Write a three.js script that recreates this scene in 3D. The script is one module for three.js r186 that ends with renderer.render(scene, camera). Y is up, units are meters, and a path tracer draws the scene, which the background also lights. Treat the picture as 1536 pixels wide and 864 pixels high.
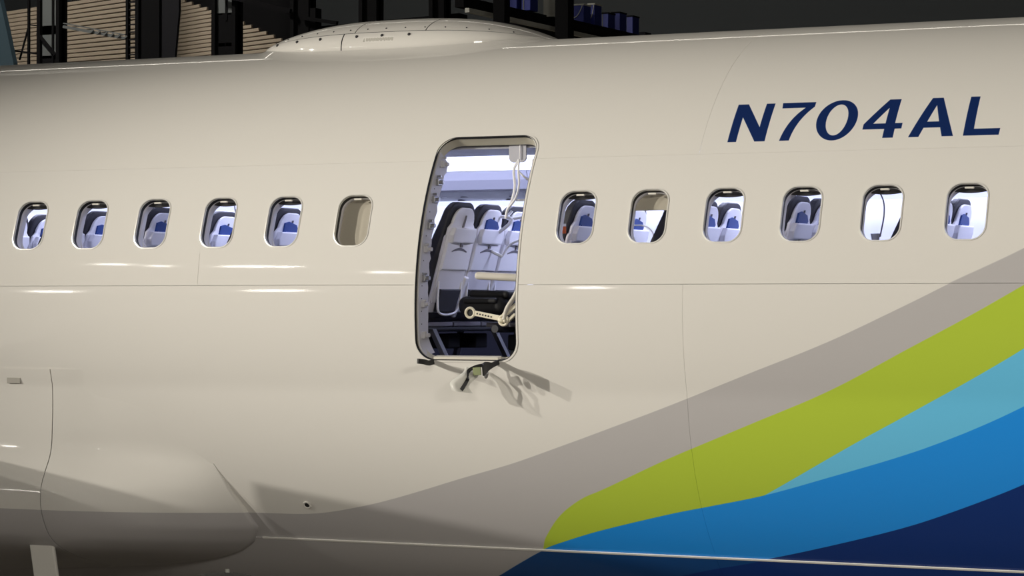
import * as THREE from 'three';
import { mergeGeometries, mergeVertices, toCreasedNormals } from 'three/addons/utils/BufferGeometryUtils.js';
import { RoundedBoxGeometry } from 'three/addons/geometries/RoundedBoxGeometry.js';
import { RectAreaLightUniformsLib } from 'three/addons/lights/RectAreaLightUniformsLib.js';
import { Brush, Evaluator, SUBTRACTION } from 'three-bvh-csg';

// ------------------------------------------------------------------ camera, light levels, exposure
RectAreaLightUniformsLib.init();
const Y0 = 3.1;                       // height of the fuselage's widest line above the hangar floor
const scene = new THREE.Scene();
scene.background = new THREE.Color(0x050506);
const camera = new THREE.PerspectiveCamera(2 * Math.atan(432 / 4056.5) * 180 / Math.PI, 16 / 9, 0.1, 200);
camera.rotation.order = 'YXZ';
camera.position.set(11.3218, Y0, 17.1355);
camera.rotation.set(30.93 / 4056.5, 0.4597, 0.0015);
const renderer = new THREE.WebGLRenderer({ antialias: true });
renderer.toneMapping = THREE.LinearToneMapping;
renderer.toneMappingExposure = 0.95;
renderer.shadowMap.enabled = true;
const WARM = [1.0, 0.94, 0.825], COOL = [0.64, 0.69, 1.0];
const KEY1 = 1750, KEY2 = 1300, BANK1 = 34, BANK2 = 58, ROOF = 7, FLOOD = 50, CABIN = 20, WASH = 12, COVE = 2.6;

// ------------------------------------------------------------------ helpers
let seed = 7;
const rnd = () => { seed = (seed * 1664525 + 1013904223) >>> 0; return seed / 4294967296; };
const used = {};
const numbered = (n) => { const k = used[n] || 0; used[n] = k + 1; return k ? `${n}_${String(k).padStart(3, '0')}` : n; };
function tag(o, label, category, group) { o.userData.label = label; o.userData.category = category; if (group) o.userData.group = group; return o; }
function thing(name, label, category, pos = [0, 0, 0], group) {
  const g = new THREE.Group(); g.name = numbered(name); g.position.set(...pos); scene.add(g);
  return tag(g, label, category, group);
}
function mesh(name, geo, mat, parent) {
  const m = new THREE.Mesh(geo, mat); m.name = parent === scene ? numbered(name) : name;
  m.castShadow = m.receiveShadow = true; parent.add(m); return m;
}
function struct(name, geo, mat) { const m = mesh(name, geo, mat, scene); m.userData.kind = 'structure'; return m; }
const merge = (list) => mergeGeometries(list.map((g) => { const n = g.index ? g.toNonIndexed() : g; for (const k of Object.keys(n.attributes)) if (!['position', 'normal', 'uv'].includes(k)) n.deleteAttribute(k); return n; }));
function box(w, h, d, x = 0, y = 0, z = 0, r = 0) {
  const g = r > 0 ? new RoundedBoxGeometry(w, h, d, 2, Math.min(r, w * .49, h * .49, d * .49)) : new THREE.BoxGeometry(w, h, d);
  return g.translate(x, y, z);
}
const V = (x, y, z) => new THREE.Vector3(x, y, z);
function bar(a, b, w, h, r = 0) {          // a box-section bar between two points
  const A = V(...a), B = V(...b), d = B.clone().sub(A), L = d.length();
  const g = box(w, L, h, 0, 0, 0, r);
  g.applyQuaternion(new THREE.Quaternion().setFromUnitVectors(V(0, 1, 0), d.normalize()));
  return g.translate((a[0] + b[0]) / 2, (a[1] + b[1]) / 2, (a[2] + b[2]) / 2);
}
const tube = (pts, r, n = 24, k = 8) => new THREE.TubeGeometry(new THREE.CatmullRomCurve3(pts.map((p) => V(...p))), n, r, k);
const cyl = (r, h, x, y, z, axis = 'y', n = 16, r2 = r) => {
  const g = new THREE.CylinderGeometry(r2, r, h, n);
  if (axis === 'x') g.rotateZ(Math.PI / 2); if (axis === 'z') g.rotateX(Math.PI / 2);
  return g.translate(x, y, z);
};
const s2 = (c) => Math.round(255 * (c <= .0031308 ? 12.92 * c : 1.055 * Math.pow(c, 1 / 2.4) - .055));
const css = (r, g, b) => `rgb(${s2(r)},${s2(g)},${s2(b)})`;
function std(rgb, rough = .6, extra = {}) {
  return new THREE.MeshStandardMaterial({ color: new THREE.Color().setRGB(...rgb), roughness: rough, side: THREE.DoubleSide, ...extra });
}
function glow(rgb, power) {
  return new THREE.MeshStandardMaterial({ color: 0x222222, emissive: new THREE.Color().setRGB(...rgb), emissiveIntensity: power, roughness: .6 });
}
const smooth = (a, b, x) => { const t = Math.min(1, Math.max(0, (x - a) / (b - a))); return t * t * (3 - 2 * t); };
const lerp = (a, b, t) => a + (b - a) * t;
function table(x, rows) {                  // piecewise-linear look-up, rows sorted by the first entry
  if (x <= rows[0][0]) return rows[0][1];
  for (let i = 1; i < rows.length; i++) if (x <= rows[i][0]) return lerp(rows[i - 1][1], rows[i][1], (x - rows[i - 1][0]) / (rows[i][0] - rows[i - 1][0]));
  return rows[rows.length - 1][1];
}

// ------------------------------------------------------------------ fuselage section: two lobes, arc a = 0 at the widest line
const R1 = 1.88, R2 = 1.816, C2 = -.3175, YC = -.528;
const PHC = Math.asin(YC / R1), AC = R1 * PHC, PHL = Math.asin((YC - C2) / R2);
const ATOP = R1 * Math.PI / 2, ABOT = AC - R2 * (PHL + Math.PI / 2);
function sect(a) {                         // -> [y, z, angle of the normal]
  if (a >= AC) { const p = a / R1; return [R1 * Math.sin(p), R1 * Math.cos(p), p]; }
  const p = PHL + (a - AC) / R2; return [C2 + R2 * Math.sin(p), R2 * Math.cos(p), p];
}
function normAngle(a) { const t = smooth(AC - .06, AC + .06, a); return lerp(PHL + Math.min(0, a - AC) / R2, Math.max(a, AC) / R1, t); }
function P(s, a, off = 0, side = 1) { const [y, z, p] = sect(a); return [s, Y0 + y + off * Math.sin(p), side * (z + off * Math.cos(p))]; }
const zAt = (y) => y > YC ? Math.sqrt(Math.max(0, R1 * R1 - y * y)) : Math.sqrt(Math.max(0, R2 * R2 - (y - C2) ** 2));
const arcOf = (y) => y > YC ? R1 * Math.asin(Math.max(-1, Math.min(1, y / R1))) : AC + R2 * (Math.asin(Math.max(-1, (y - C2) / R2)) - PHL);

function skinPanel(s0, s1, a0, a1, off = 0, th = .0025, ds = .25, da = .045, side = 1) {   // a closed thin curved sheet with bevelled rim
  const nu = Math.ceil((s1 - s0) / ds), nv = Math.ceil((a1 - a0) / da), pos = [], nor = [], uv = [], idx = [];
  for (let l = 0; l < 2; l++) for (let j = 0; j <= nv; j++) for (let i = 0; i <= nu; i++) {
    const s = lerp(s0, s1, i / nu), a = lerp(a0, a1, j / nv), p = normAngle(a), f = l ? -1 : 1;
    pos.push(...P(s, a, off - l * th, side)); nor.push(0, f * Math.sin(p), f * side * Math.cos(p)); uv.push(i / nu, j / nv);
  }
  const N = (nu + 1) * (nv + 1), at = (l, i, j) => l * N + j * (nu + 1) + i;
  const quad = (a, b, c, d) => side > 0 ? idx.push(a, b, c, a, c, d) : idx.push(a, c, b, a, d, c);
  for (let j = 0; j < nv; j++) for (let i = 0; i < nu; i++) {
    quad(at(0, i, j), at(0, i + 1, j), at(0, i + 1, j + 1), at(0, i, j + 1));
    quad(at(1, i, j), at(1, i, j + 1), at(1, i + 1, j + 1), at(1, i + 1, j));
  }
  const edge = (list, n) => {                // rim strip with its own normals
    const b = pos.length / 3;
    for (const [i, j] of list) for (let l = 0; l < 2; l++) { const k = at(l, i, j) * 3; pos.push(pos[k], pos[k + 1], pos[k + 2]); nor.push(...n(i, j)); uv.push(i / nu, j / nv); }
    for (let m = 0; m < list.length - 1; m++) { const q = b + m * 2; quad(q, q + 1, q + 3, q + 2); }
  };
  const tn = (f) => (i, j) => { const p = normAngle(lerp(a0, a1, j / nv)); return [0, f * Math.cos(p), -f * side * Math.sin(p)]; };
  const R = (n) => [...Array(n + 1).keys()];
  edge(R(nu).map((i) => [i, 0]), tn(-1)); edge(R(nu).map((i) => [nu - i, nv]), tn(1));
  edge(R(nv).map((j) => [nu, j]), () => [1, 0, 0]); edge(R(nv).map((j) => [0, nv - j]), () => [-1, 0, 0]);
  const g = new THREE.BufferGeometry();
  g.setAttribute('position', new THREE.Float32BufferAttribute(pos, 3)); g.setAttribute('normal', new THREE.Float32BufferAttribute(nor, 3));
  g.setAttribute('uv', new THREE.Float32BufferAttribute(uv, 2)); g.setIndex(idx);
  return g;
}
function roundRect(hw, hh, r, n = 10) {     // outline points, counter-clockwise
  const pts = [], rr = Math.min(r, hw - .001, hh - .001);
  for (const [cx, cy, q] of [[hw - rr, hh - rr, 0], [-hw + rr, hh - rr, 1], [-hw + rr, -hh + rr, 2], [hw - rr, -hh + rr, 3]])
    for (let k = 0; k <= n; k++) { const t = (q + k / n) * Math.PI / 2; pts.push([cx + rr * Math.cos(t), cy + rr * Math.sin(t)]); }
  const out = [];                           // long straight runs get extra points so that they follow the curved skin
  for (let i = 0; i < pts.length; i++) {
    const a = pts[i], b = pts[(i + 1) % pts.length], L = Math.hypot(b[0] - a[0], b[1] - a[1]), m = Math.max(1, Math.ceil(L / .08));
    for (let k = 0; k < m; k++) out.push([lerp(a[0], b[0], k / m), lerp(a[1], b[1], k / m)]);
  }
  return out;
}
const OY = new Map();
function ringLoft(sc, ac, hw, hh, r, levels, cap = false) {   // rings (grow, depth below the skin) around a rounded opening, flat shaded across the section
  const parts = [];
  const rings = levels.map(([g, d]) => roundRect(hw + g, hh + g, Math.max(.004, r + g)).map(([x, a]) => P(sc + x, ac + a, d)));
  for (let l = 0; l + 1 < rings.length; l++) {
    const A = rings[l], B = rings[l + 1], n = Math.min(A.length, B.length), pos = [], idx = [];
    for (let i = 0; i <= n; i++) pos.push(...A[i % n], ...B[i % n]);
    for (let i = 0; i < n; i++) { const q = i * 2; idx.push(q, q + 1, q + 3, q, q + 3, q + 2); }
    const g = new THREE.BufferGeometry(); g.setAttribute('position', new THREE.Float32BufferAttribute(pos, 3)); g.setIndex(idx); g.computeVertexNormals();
    parts.push(g);
  }
  if (cap) {
    const A = rings[rings.length - 1], pos = [], idx = [], n = A.length, c = P(sc, ac, levels[levels.length - 1][1]);
    const steps = 4;
    for (let k = 0; k < steps; k++) for (let i = 0; i < n; i++) {
      const [x, a] = roundRect(hw + levels[levels.length - 1][0], hh + levels[levels.length - 1][0], Math.max(.004, r + levels[levels.length - 1][0]))[i], f = 1 - k / steps;
      pos.push(...P(sc + x * f, ac + a * f, levels[levels.length - 1][1]));
    }
    pos.push(...c);
    for (let k = 0; k + 1 < steps; k++) for (let i = 0; i < n; i++) { const j = (i + 1) % n, a = k * n + i, b = k * n + j, d = a + n, e = b + n; idx.push(a, b, e, a, e, d); }
    for (let i = 0; i < n; i++) idx.push((steps - 1) * n + i, (steps - 1) * n + (i + 1) % n, steps * n);
    const g = new THREE.BufferGeometry(); g.setAttribute('position', new THREE.Float32BufferAttribute(pos, 3)); g.setIndex(idx); g.computeVertexNormals();
    parts.push(g);
  }
  return mergeGeometries(parts);
}

// ------------------------------------------------------------------ materials
const CREAM = [.80, .775, .735], GREY = [.53, .51, .515], LIME = [.49, .645, .055], SKY = [.15, .59, .92], BLUE = [.014, .30, .90], NAVY = [.001, .03, .19];
const PAINT = { roughness: .8, specularIntensity: .3, clearcoat: .55, clearcoatRoughness: .05, side: THREE.DoubleSide };
const paintFlat = (rgb) => new THREE.MeshPhysicalMaterial({ ...PAINT, color: new THREE.Color().setRGB(...rgb) });
const M = {
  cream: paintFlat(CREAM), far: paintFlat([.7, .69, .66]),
  lip: new THREE.MeshStandardMaterial({ color: new THREE.Color().setRGB(.9, .88, .84), roughness: .25, metalness: .2, side: THREE.DoubleSide }),
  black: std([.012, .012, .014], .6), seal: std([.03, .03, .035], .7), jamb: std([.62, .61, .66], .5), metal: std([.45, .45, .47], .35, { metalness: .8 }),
  ring: std([.82, .78, .68], .4), liner: std([.72, .71, .74], .6), shade: std([.5, .46, .38], .7), latch: std([.85, .82, .75], .5),
  glass: new THREE.MeshPhysicalMaterial({ color: 0xffffff, transmission: 1, thickness: 0, roughness: .02, ior: 1.45, side: THREE.DoubleSide }),
  shell: std([.84, .83, .87], .42), shellGrey: std([.70, .68, .72], .5), cushion: std([.022, .021, .028], .6), seatGrey: std([.16, .15, .17], .6),
  blue: std([.018, .06, .26], .5), arm: std([.62, .59, .53], .5), bone: std([.82, .76, .60], .45), carpet: new THREE.MeshPhysicalMaterial({ color: new THREE.Color().setRGB(.01, .01, .014), roughness: 1, specularIntensity: .1 }),
  bin: std([.46, .46, .52], .5), ceil: std([.72, .72, .75], .6), psu: std([.2, .21, .25], .55), dark: new THREE.MeshPhysicalMaterial({ color: new THREE.Color().setRGB(.014, .014, .017), roughness: .9, specularIntensity: .15 }),
  legs: std([.06, .06, .07], .5), frame: std([.60, .565, .465], .55),
  steel: new THREE.MeshPhysicalMaterial({ color: new THREE.Color().setRGB(.006, .006, .007), roughness: .9, specularIntensity: .15 }), steelGrey: std([.10, .11, .115], .7), corrugated: std([.36, .30, .235], .6), wall: std([.075, .085, .095], .8),
  wallTeal: std([.03, .055, .075], .6), concrete: std([.33, .30, .26], .85), crate: std([.012, .022, .20], .5), pale: std([.5, .5, .46], .7), white: std([.85, .85, .88], .5), cord: std([.88, .88, .92], .5),
};
function paintTexture(w, h, s0, s1, a0, a1, draw) {   // flat paint of one skin panel, in metres along the hull and around it
  const c = document.createElement('canvas'); c.width = w; c.height = h;
  const x = c.getContext('2d'); x.fillStyle = css(...CREAM); x.fillRect(0, 0, w, h);
  const X = (s) => (s - s0) / (s1 - s0) * w, Y = (a) => h - (a - a0) / (a1 - a0) * h;
  draw(x, X, Y);
  const t = new THREE.CanvasTexture(c); t.colorSpace = THREE.SRGBColorSpace; t.magFilter = THREE.LinearFilter; t.anisotropy = 8;
  return new THREE.MeshPhysicalMaterial({ ...PAINT, map: t });
}
// edges of the livery, (distance along the hull, arc below the widest line), metres
const G_TOP = [[-12, -1.47], [1.18, -1.47], [1.66, -1.466], [2.1, -1.452], [2.52, -1.366], [2.86, -1.267], [3.28, -1.131], [3.68, -1.009], [4.07, -.871], [4.32, -.781], [4.79, -.61], [5.34, -.396], [5.87, -.192], [6.37, .035], [6.61, .151], [7.05, .356], [9.2, 1.5]];
const L_TOP = [[3.724, -1.694], [3.76, -1.61], [3.813, -1.531], [3.901, -1.421], [3.999, -1.331], [4.127, -1.245], [4.26, -1.185], [4.755, -.951], [5.314, -.717], [5.849, -.495], [6.367, -.228], [6.738, -.035], [7.056, .143], [9.2, 1.38]];
const B_TOP = [[2.2, -3.3], [2.6, -2.62], [2.9, -2.31], [3.15, -2.105], [3.278, -2.009], [3.485, -1.853], [3.724, -1.694], [3.904, -1.609], [4.184, -1.501], [4.682, -1.349], [4.971, -1.276], [5.363, -1.178], [5.801, -1.04], [6.326, -.869], [6.707, -.72], [7.036, -.567], [9.2, .55]];
const S_TOP = [[5.363, -1.178], [5.951, -.836], [6.344, -.623], [6.725, -.415], [7.055, -.223], [9.2, 1.1]];
const N_TOP = [[2.4, -3.3], [3.1, -2.56], [3.8, -2.19], [4.2, -2.03], [4.612, -1.9], [4.834, -1.82], [5.129, -1.734], [5.71, -1.55], [6.259, -1.364], [6.659, -1.199], [7.002, -1.044], [9.2, .05]];
function livery(x, X, Y, keel = BLUE) {
  const fill = (edge, rgb) => {              // everything below a curve, smoothed through its points
    x.fillStyle = css(...rgb); x.beginPath();
    const p = edge.map(([s, a]) => [X(s), Y(a)]), big = 1e5;
    x.moveTo(p[0][0], big); x.lineTo(p[0][0], p[0][1]);
    const m = p.map((q, i) => { const a = p[Math.max(0, i - 1)], c = p[Math.min(p.length - 1, i + 1)]; return (c[1] - a[1]) / (c[0] - a[0]); });
    for (let i = 0; i + 1 < p.length; i++) {
      const b = p[i], c = p[i + 1], d = (c[0] - b[0]) / 3;
      x.bezierCurveTo(b[0] + d, b[1] + d * m[i], c[0] - d, c[1] - d * m[i + 1], c[0], c[1]);
    }
    x.lineTo(p[p.length - 1][0], big); x.closePath(); x.fill();
  };
  fill(G_TOP, GREY); fill(L_TOP, LIME); fill(S_TOP, SKY); fill(B_TOP, keel); fill(N_TOP, NAVY);
}
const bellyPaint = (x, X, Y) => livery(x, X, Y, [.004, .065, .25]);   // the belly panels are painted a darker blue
function registration(x, X, Y) {             // N704AL in dark blue wide capitals
  x.fillStyle = css(.003, .02, .115); x.strokeStyle = x.fillStyle; x.lineJoin = 'miter';
  const a0 = 1.09, a1 = 1.401, U = (s, t) => [X(s), Y(lerp(a0, a1, t))];
  const poly = (...list) => { x.beginPath(); for (const pts of list) { pts.forEach((p, i) => i ? x.lineTo(...U(...p)) : x.moveTo(...U(...p))); x.closePath(); } x.fill('evenodd'); };
  poly([[5.100, 0], [5.100, 1], [5.168, 1], [5.288, .36], [5.288, 1], [5.345, 1], [5.345, 0], [5.278, 0], [5.157, .64], [5.157, 0]]);
  x.beginPath(); x.moveTo(...U(5.440, 0));
  x.bezierCurveTo(...U(5.455, .34), ...U(5.49, .62), ...U(5.555, .85)); x.lineTo(...U(5.402, .85)); x.lineTo(...U(5.395, 1)); x.lineTo(...U(5.612, 1)); x.lineTo(...U(5.612, .87));
  x.bezierCurveTo(...U(5.55, .62), ...U(5.515, .34), ...U(5.503, 0)); x.closePath(); x.fill();
  const oval = (cx, rx, ry) => x.ellipse(X(cx), Y(lerp(a0, a1, .5)), Math.abs(X(cx + rx) - X(cx)), Math.abs(Y(0) - Y(ry)), 0, 0, Math.PI * 2);
  x.beginPath(); oval(5.782, .130, .164); x.closePath(); x.moveTo(X(5.782 + .068), Y(lerp(a0, a1, .5))); oval(5.782, .068, .126); x.closePath(); x.fill('evenodd');
  poly([[5.962, .22], [5.962, .35], [6.088, 1], [6.160, 1], [6.160, .36], [6.207, .36], [6.207, .22], [6.166, .22], [6.166, 0], [6.100, 0], [6.100, .22]], [[6.022, .36], [6.100, .36], [6.100, .77]]);
  poly([[6.262, 0], [6.357, 1], [6.424, 1], [6.540, 0], [6.470, 0], [6.449, .22], [6.346, .22], [6.326, 0]], [[6.360, .37], [6.434, .37], [6.396, .80]]);
  poly([[6.601, 0], [6.595, 1], [6.652, 1], [6.660, .16], [6.820, .16], [6.818, 0]]);
}

// ------------------------------------------------------------------ the hangar
struct('floor', box(90, .3, 90, -5, -.15, -3), M.concrete);
struct('ceiling', box(90, .3, 90, -5, 18.15, -3), std([.10, .10, .10], .9));
struct('wall_back', box(90, 18, .3, -5, 9, -44), M.wall);
struct('wall_front', box(90, 18, .3, -5, 9, 40.2), std([.22, .21, .19], .9));
struct('wall_left', box(.3, 18, 90, -48, 9, -3), std([.16, .155, .145], .9));
struct('wall_right', box(.3, 18, 90, 40, 9, -3), std([.22, .21, .19], .9));

function lamp(name, label, cat, x, y, z, w, h, target, L, rgb, group) {   // a fitting with a glowing face and a light of the same size just in front of it
  const g = thing(name, label, cat, [x, y, z], group);
  g.lookAt(...target);                                       // +z of the group towards the target
  mesh('housing', box(w + .12, h + .12, .14, 0, 0, -.08, .03), M.steelGrey, g);
  mesh('diffuser', box(w, h, .01, 0, 0, -.004), glow(rgb, L * .5), g);
  const l = new THREE.RectAreaLight(new THREE.Color().setRGB(...rgb), L, w, h);
  l.position.set(0, 0, .02); l.rotation.y = Math.PI; l.name = 'lamp_light'; g.add(l);
  return g;
}
for (const [x, y, z, w, h, L, label] of [[9.5, 9, 24, 3, 1.5, BANK1, 'wide floodlight bank on the hangar front, straight across from the doorway'], [23, 9, 21, 3, 1.5, BANK2, 'wide floodlight bank on the hangar front, far to the right']])
  lamp('floodlight_bank', label, 'lamp', x, y, z, w, h, [3.5, Y0, 1.9], L, WARM);
lamp('roof_light', 'long light line under the hangar roof behind the fuselage', 'lamp', -8, 17, -19.5, 44, .16, [-8, 8, -8], ROOF, WARM);
lamp('roof_light', 'short roof light over the beige cladding behind the fuselage', 'lamp', -16.5, 16.5, -14, 1.6, 1.6, [-16.5, 8, -26], 120, WARM);
// long floodlights high on the front wall: these are what the glossy hull mirrors
for (const [x, y, z, w] of [[-15.4, 12.0, 28.6, 1.3], [-19.2, 12.9, 29, .5], [-14.6, 6.8, 29, 1.0], [-19.6, 6.7, 29, .8], [-13.0, 10.8, 29.5, .5], [-8.8, 7.4, 30, .5], [-10.6, 10.4, 29, .25], [-18, 12.4, 29, .3]])
  lamp('floodlight', 'long floodlight bar fixed high at the hangar front', 'lamp', x, y, z, w, .28, [2.5, Y0, 1.9], FLOOD, [1, .96, .88], 'floodlight bars at the hangar front');
function spotlight(label, x, y, z, I, beam) {
  const g = thing('work_light', label, 'lamp', [x, 0, z]);
  mesh('mast', cyl(.05, y - .2, 0, (y - .2) / 2, 0), M.steelGrey, g);
  for (let k = 0; k < 3; k++) { const t = k * 2.094; mesh('leg', bar([0, .7, 0], [Math.cos(t) * .9, .02, Math.sin(t) * .9], .04, .04), M.steelGrey, g); }
  const d = V(3 - x, 2.6 - y, 1.8 - z).normalize();
  const head = mesh('lamp_head', box(.36, .36, .16, 0, 0, -.1, .02), M.steelGrey, g); head.position.set(0, y, 0); head.lookAt(3, 2.6, 1.8);
  const face = mesh('diffuser', box(.3, .3, .01, 0, 0, -.01), glow([1, .96, .88], 12), head);
  const l = new THREE.SpotLight(new THREE.Color().setRGB(...WARM), I, 0, beam, 1, 2);
  l.position.set(d.x * .05, y + d.y * .05, d.z * .05); l.target.position.set(6 - x, Y0 + .2, 1.8 - z); l.castShadow = true; l.shadow.radius = 8; l.shadow.mapSize.set(2048, 2048);
  g.add(l, l.target); return g;
}
spotlight('tall work light on a mast standing left of the aircraft', -19.1, Y0 + 6.5, 18.9, KEY1, .205);
spotlight('tallest work light on a mast far left of the aircraft', -24.9, Y0 + 9.4, 17.7, KEY2, .16);

// ------------------------------------------------------------------ the aircraft
const plane = tag(new THREE.Group(), 'cream white jet airliner with an open door hole and a blue, lime and grey sweep', 'airplane');
plane.name = numbered('airplane'); scene.add(plane);
const WIN = [-.011, .49, 1.001, 1.531, 2.036, 2.565, 4.170, 4.661, 5.161, 5.661, 6.168, 6.686], WA = .586, WHW = .1225, WHH = .174, WR = .088;
const DS = 3.434, DA = .431, DHW = .358, DHH = .76, DR = .125;
const SEAM = 4.93, S0 = -3, S1 = 9;
const ev = new Evaluator(); ev.useGroups = false;
function cutter(sc, ac, hw, hh, r) {       // a rounded prism along z through the near side
  const y0 = sect(ac - hh)[0], y1 = sect(ac + hh)[0], cy = (y0 + y1) / 2, h2 = (y1 - y0) / 2, sh = new THREE.Shape();
  roundRect(hw, h2, r, 12).forEach(([x, y], i) => i ? sh.lineTo(x, y) : sh.moveTo(x, y));
  const b = new Brush(new THREE.ExtrudeGeometry(sh, { depth: 1.5, bevelEnabled: false }).translate(sc, Y0 + cy, .8)); b.updateMatrixWorld(); return b;
}
function cutPanel(geo, cuts) {
  let b = new Brush(geo); b.updateMatrixWorld();
  for (const c of cuts) { b = ev.evaluate(b, c, SUBTRACTION); b.updateMatrixWorld(); }
  const g = b.geometry; g.clearGroups(); return g;
}
const winCut = (i) => cutter(WIN[i], WA, WHW, WHH, WR), doorCut = cutter(DS, DA, DHW, DHH, DR);
const G = .0007;                            // half of the gap between neighbouring panels
const part = (name, geo, mat, parent = plane) => mesh(name, geo, mat, parent);
part('skin_panel', cutPanel(skinPanel(S0, SEAM - G, 1.005 + G * .6, ATOP), [doorCut]), M.cream);
part('skin_panel', skinPanel(SEAM + G, S1, 1.005 + G * .6, ATOP), paintTexture(2048, 1024, SEAM, S1, 1.005, ATOP, registration));
part('skin_panel', cutPanel(skinPanel(S0, S1, .151 + G * 1.6, 1.005 - G * .6), [...WIN.map((_, i) => winCut(i)), doorCut]), paintTexture(2048, 256, S0, S1, .151, 1.005, livery));
part('skin_panel', cutPanel(skinPanel(S0, SEAM - G, -1.69, .151 - G * 1.6), [doorCut]), paintTexture(2048, 1024, S0, SEAM, -1.69, .151, livery));
part('skin_panel', skinPanel(SEAM + G, S1, -1.69, .151 - G * 1.6), paintTexture(2048, 1024, SEAM, S1, -1.69, .151, livery));
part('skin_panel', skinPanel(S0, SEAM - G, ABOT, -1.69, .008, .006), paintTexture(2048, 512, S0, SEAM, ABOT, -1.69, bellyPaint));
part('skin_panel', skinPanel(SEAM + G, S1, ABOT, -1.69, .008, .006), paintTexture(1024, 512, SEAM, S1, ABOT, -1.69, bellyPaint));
part('skin_panel', skinPanel(S0, 1.42, .151 + G, .372, .0012, .001), M.cream).userData.label = 'thin doubler strip under the forward windows';
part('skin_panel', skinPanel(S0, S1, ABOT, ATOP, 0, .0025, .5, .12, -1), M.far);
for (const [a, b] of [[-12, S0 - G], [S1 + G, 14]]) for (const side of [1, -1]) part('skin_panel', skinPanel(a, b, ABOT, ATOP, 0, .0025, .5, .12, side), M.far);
part('lap_strip', merge([skinPanel(1.6, SEAM, -1.7, -1.686, .0105, .008, .4, .01), skinPanel(SEAM, S1, -1.7, -1.686, .0105, .008, .4, .01)]), paintFlat([.86, .84, .8])).userData.label = 'narrow bright lap edge low on the hull';

// windows: lip, seal, reveal, pane, latch, and a shade
WIN.forEach((s, i) => {
  const w = part('window', ringLoft(s, WA, WHW, WHH, WR, [[.009, .0005], [.008, .003], [.001, .004], [-.001, .001], [-.002, -.012]]), M.lip);
  part('seal', ringLoft(s, WA, WHW, WHH, WR, [[-.0015, -.002], [-.0005, -.016], [.002, -.045]]), M.black, w);
  part('reveal', ringLoft(s, WA, WHW, WHH, WR, [[.002, -.045], [.0, -.06], [.004, -.075], [.02, -.125], [.028, -.13]]), M.liner, w);
  const pane = part('pane', ringLoft(s, WA, WHW, WHH, WR, [[-.002, -.010]], true), M.glass, w);
  const arcBack = [[-.002, -.018]];
  const lat = [P(s - .028, WA + WHH - .019, -.02), P(s + .028, WA + WHH - .019, -.02)];
  part('latch', bar(lat[0], lat[1], .012, .017, .004), M.latch, w);
  // the blind: a curved sheet hanging from the top of the inner opening
  const down = i === 5 ? 2 : i === 7 ? .34 : [0, 2, 9].includes(i) ? .2 : .17;
  const a1 = WA + WHH + .03, a0 = a1 - Math.min(.41, (2 * WHH + .05) * down);
  if (i === 5 || i === 7) part('window_shade', skinPanel(s - WHW - .02, s + WHW + .02, a0, a1, -.085, .004, .06, .04), M.shade, w);
  else {
    const n = 12, pos = [], idx = [];
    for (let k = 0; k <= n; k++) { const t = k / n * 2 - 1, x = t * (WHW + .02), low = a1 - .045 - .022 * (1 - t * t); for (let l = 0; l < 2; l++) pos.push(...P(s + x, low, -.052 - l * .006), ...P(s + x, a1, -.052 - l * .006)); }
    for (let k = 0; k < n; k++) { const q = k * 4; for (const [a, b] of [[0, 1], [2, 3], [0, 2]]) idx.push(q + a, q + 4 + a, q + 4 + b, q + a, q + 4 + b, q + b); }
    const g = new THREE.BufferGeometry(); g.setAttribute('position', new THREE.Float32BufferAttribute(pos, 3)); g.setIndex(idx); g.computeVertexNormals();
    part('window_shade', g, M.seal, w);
  }
});

// the open door hole: edge seal, jamb, fittings, sill
const frame = part('door_frame', ringLoft(DS, DA, DHW, DHH, DR, [[-.001, -.012], [-.003, -.05], [-.006, -.08], [.04, -.085]]), M.frame);
part('door_seal', ringLoft(DS, DA, DHW, DHH, DR, [[.003, .0015], [.0005, .002], [-.002, -.004], [-.003, -.014], [0, -.016]]), M.black, frame);
part('door_lip', ringLoft(DS, DA, DHW, DHH, DR, [[.016, .0003], [.015, .0035], [.0035, .0035], [.003, .001]]), M.cream, frame);
part('sill_strip', skinPanel(DS - .24, DS + .22, DA - DHH + .002, DA - DHH + .018, -.006, .05, .1, .02), M.ring, frame);
for (const y of [.985, .86, .74, .56, .40, .205, .03, -.18]) {        // stop fittings up the forward jamb
  const a = arcOf(y), p = P(DS - DHW + .018, a, -.085), q = P(DS - DHW + .03, a, -.05);
  part('stop_fitting', merge([box(.03, .045, .05, p[0], p[1], p[2], .006), cyl(.013, .04, p[0] + .018, p[1], p[2], 'x', 12), cyl(.007, .03, q[0], q[1] + .022, q[2] - .02, 'x', 8)]), rnd() > .5 ? M.metal : M.jamb, frame);
}
for (let k = 0; k < 16; k++) { const p = P(DS - DHW + .010, DA - .62 + k * .085, -.065); part('rivet', cyl(.0045, .006, ...p, 'x', 8), M.seal, frame); }
{ // deep pale frame channel up the forward side, with a ragged inner edge
  const pos = [], idx = [], n = 40;
  for (let k = 0; k <= n; k++) {
    const a = DA - DHH + .02 + (2 * DHH - .12) * k / n, t = (a - DA) / DHH, e = Math.abs(t) > .84 ? .10 * (1 - Math.sqrt(Math.max(0, 1 - ((Math.abs(t) - .84) / .16) ** 2))) : 0;
    for (const [u, d] of [[.005, -.022], [.012, -.028], [.012, -.14 - .022 * rnd()], [-.02, -.17]]) pos.push(...P(DS - DHW + u + e, a, d));
  }
  for (let k = 0; k < n; k++) for (let i = 0; i < 3; i++) { const a = k * 4 + i; idx.push(a, a + 1, a + 5, a, a + 5, a + 4); }
  const g = new THREE.BufferGeometry(); g.setAttribute('position', new THREE.Float32BufferAttribute(pos, 3)); g.setIndex(idx);
  part('frame_channel', toCreasedNormals(g, .5), M.jamb, frame);
}
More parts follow.
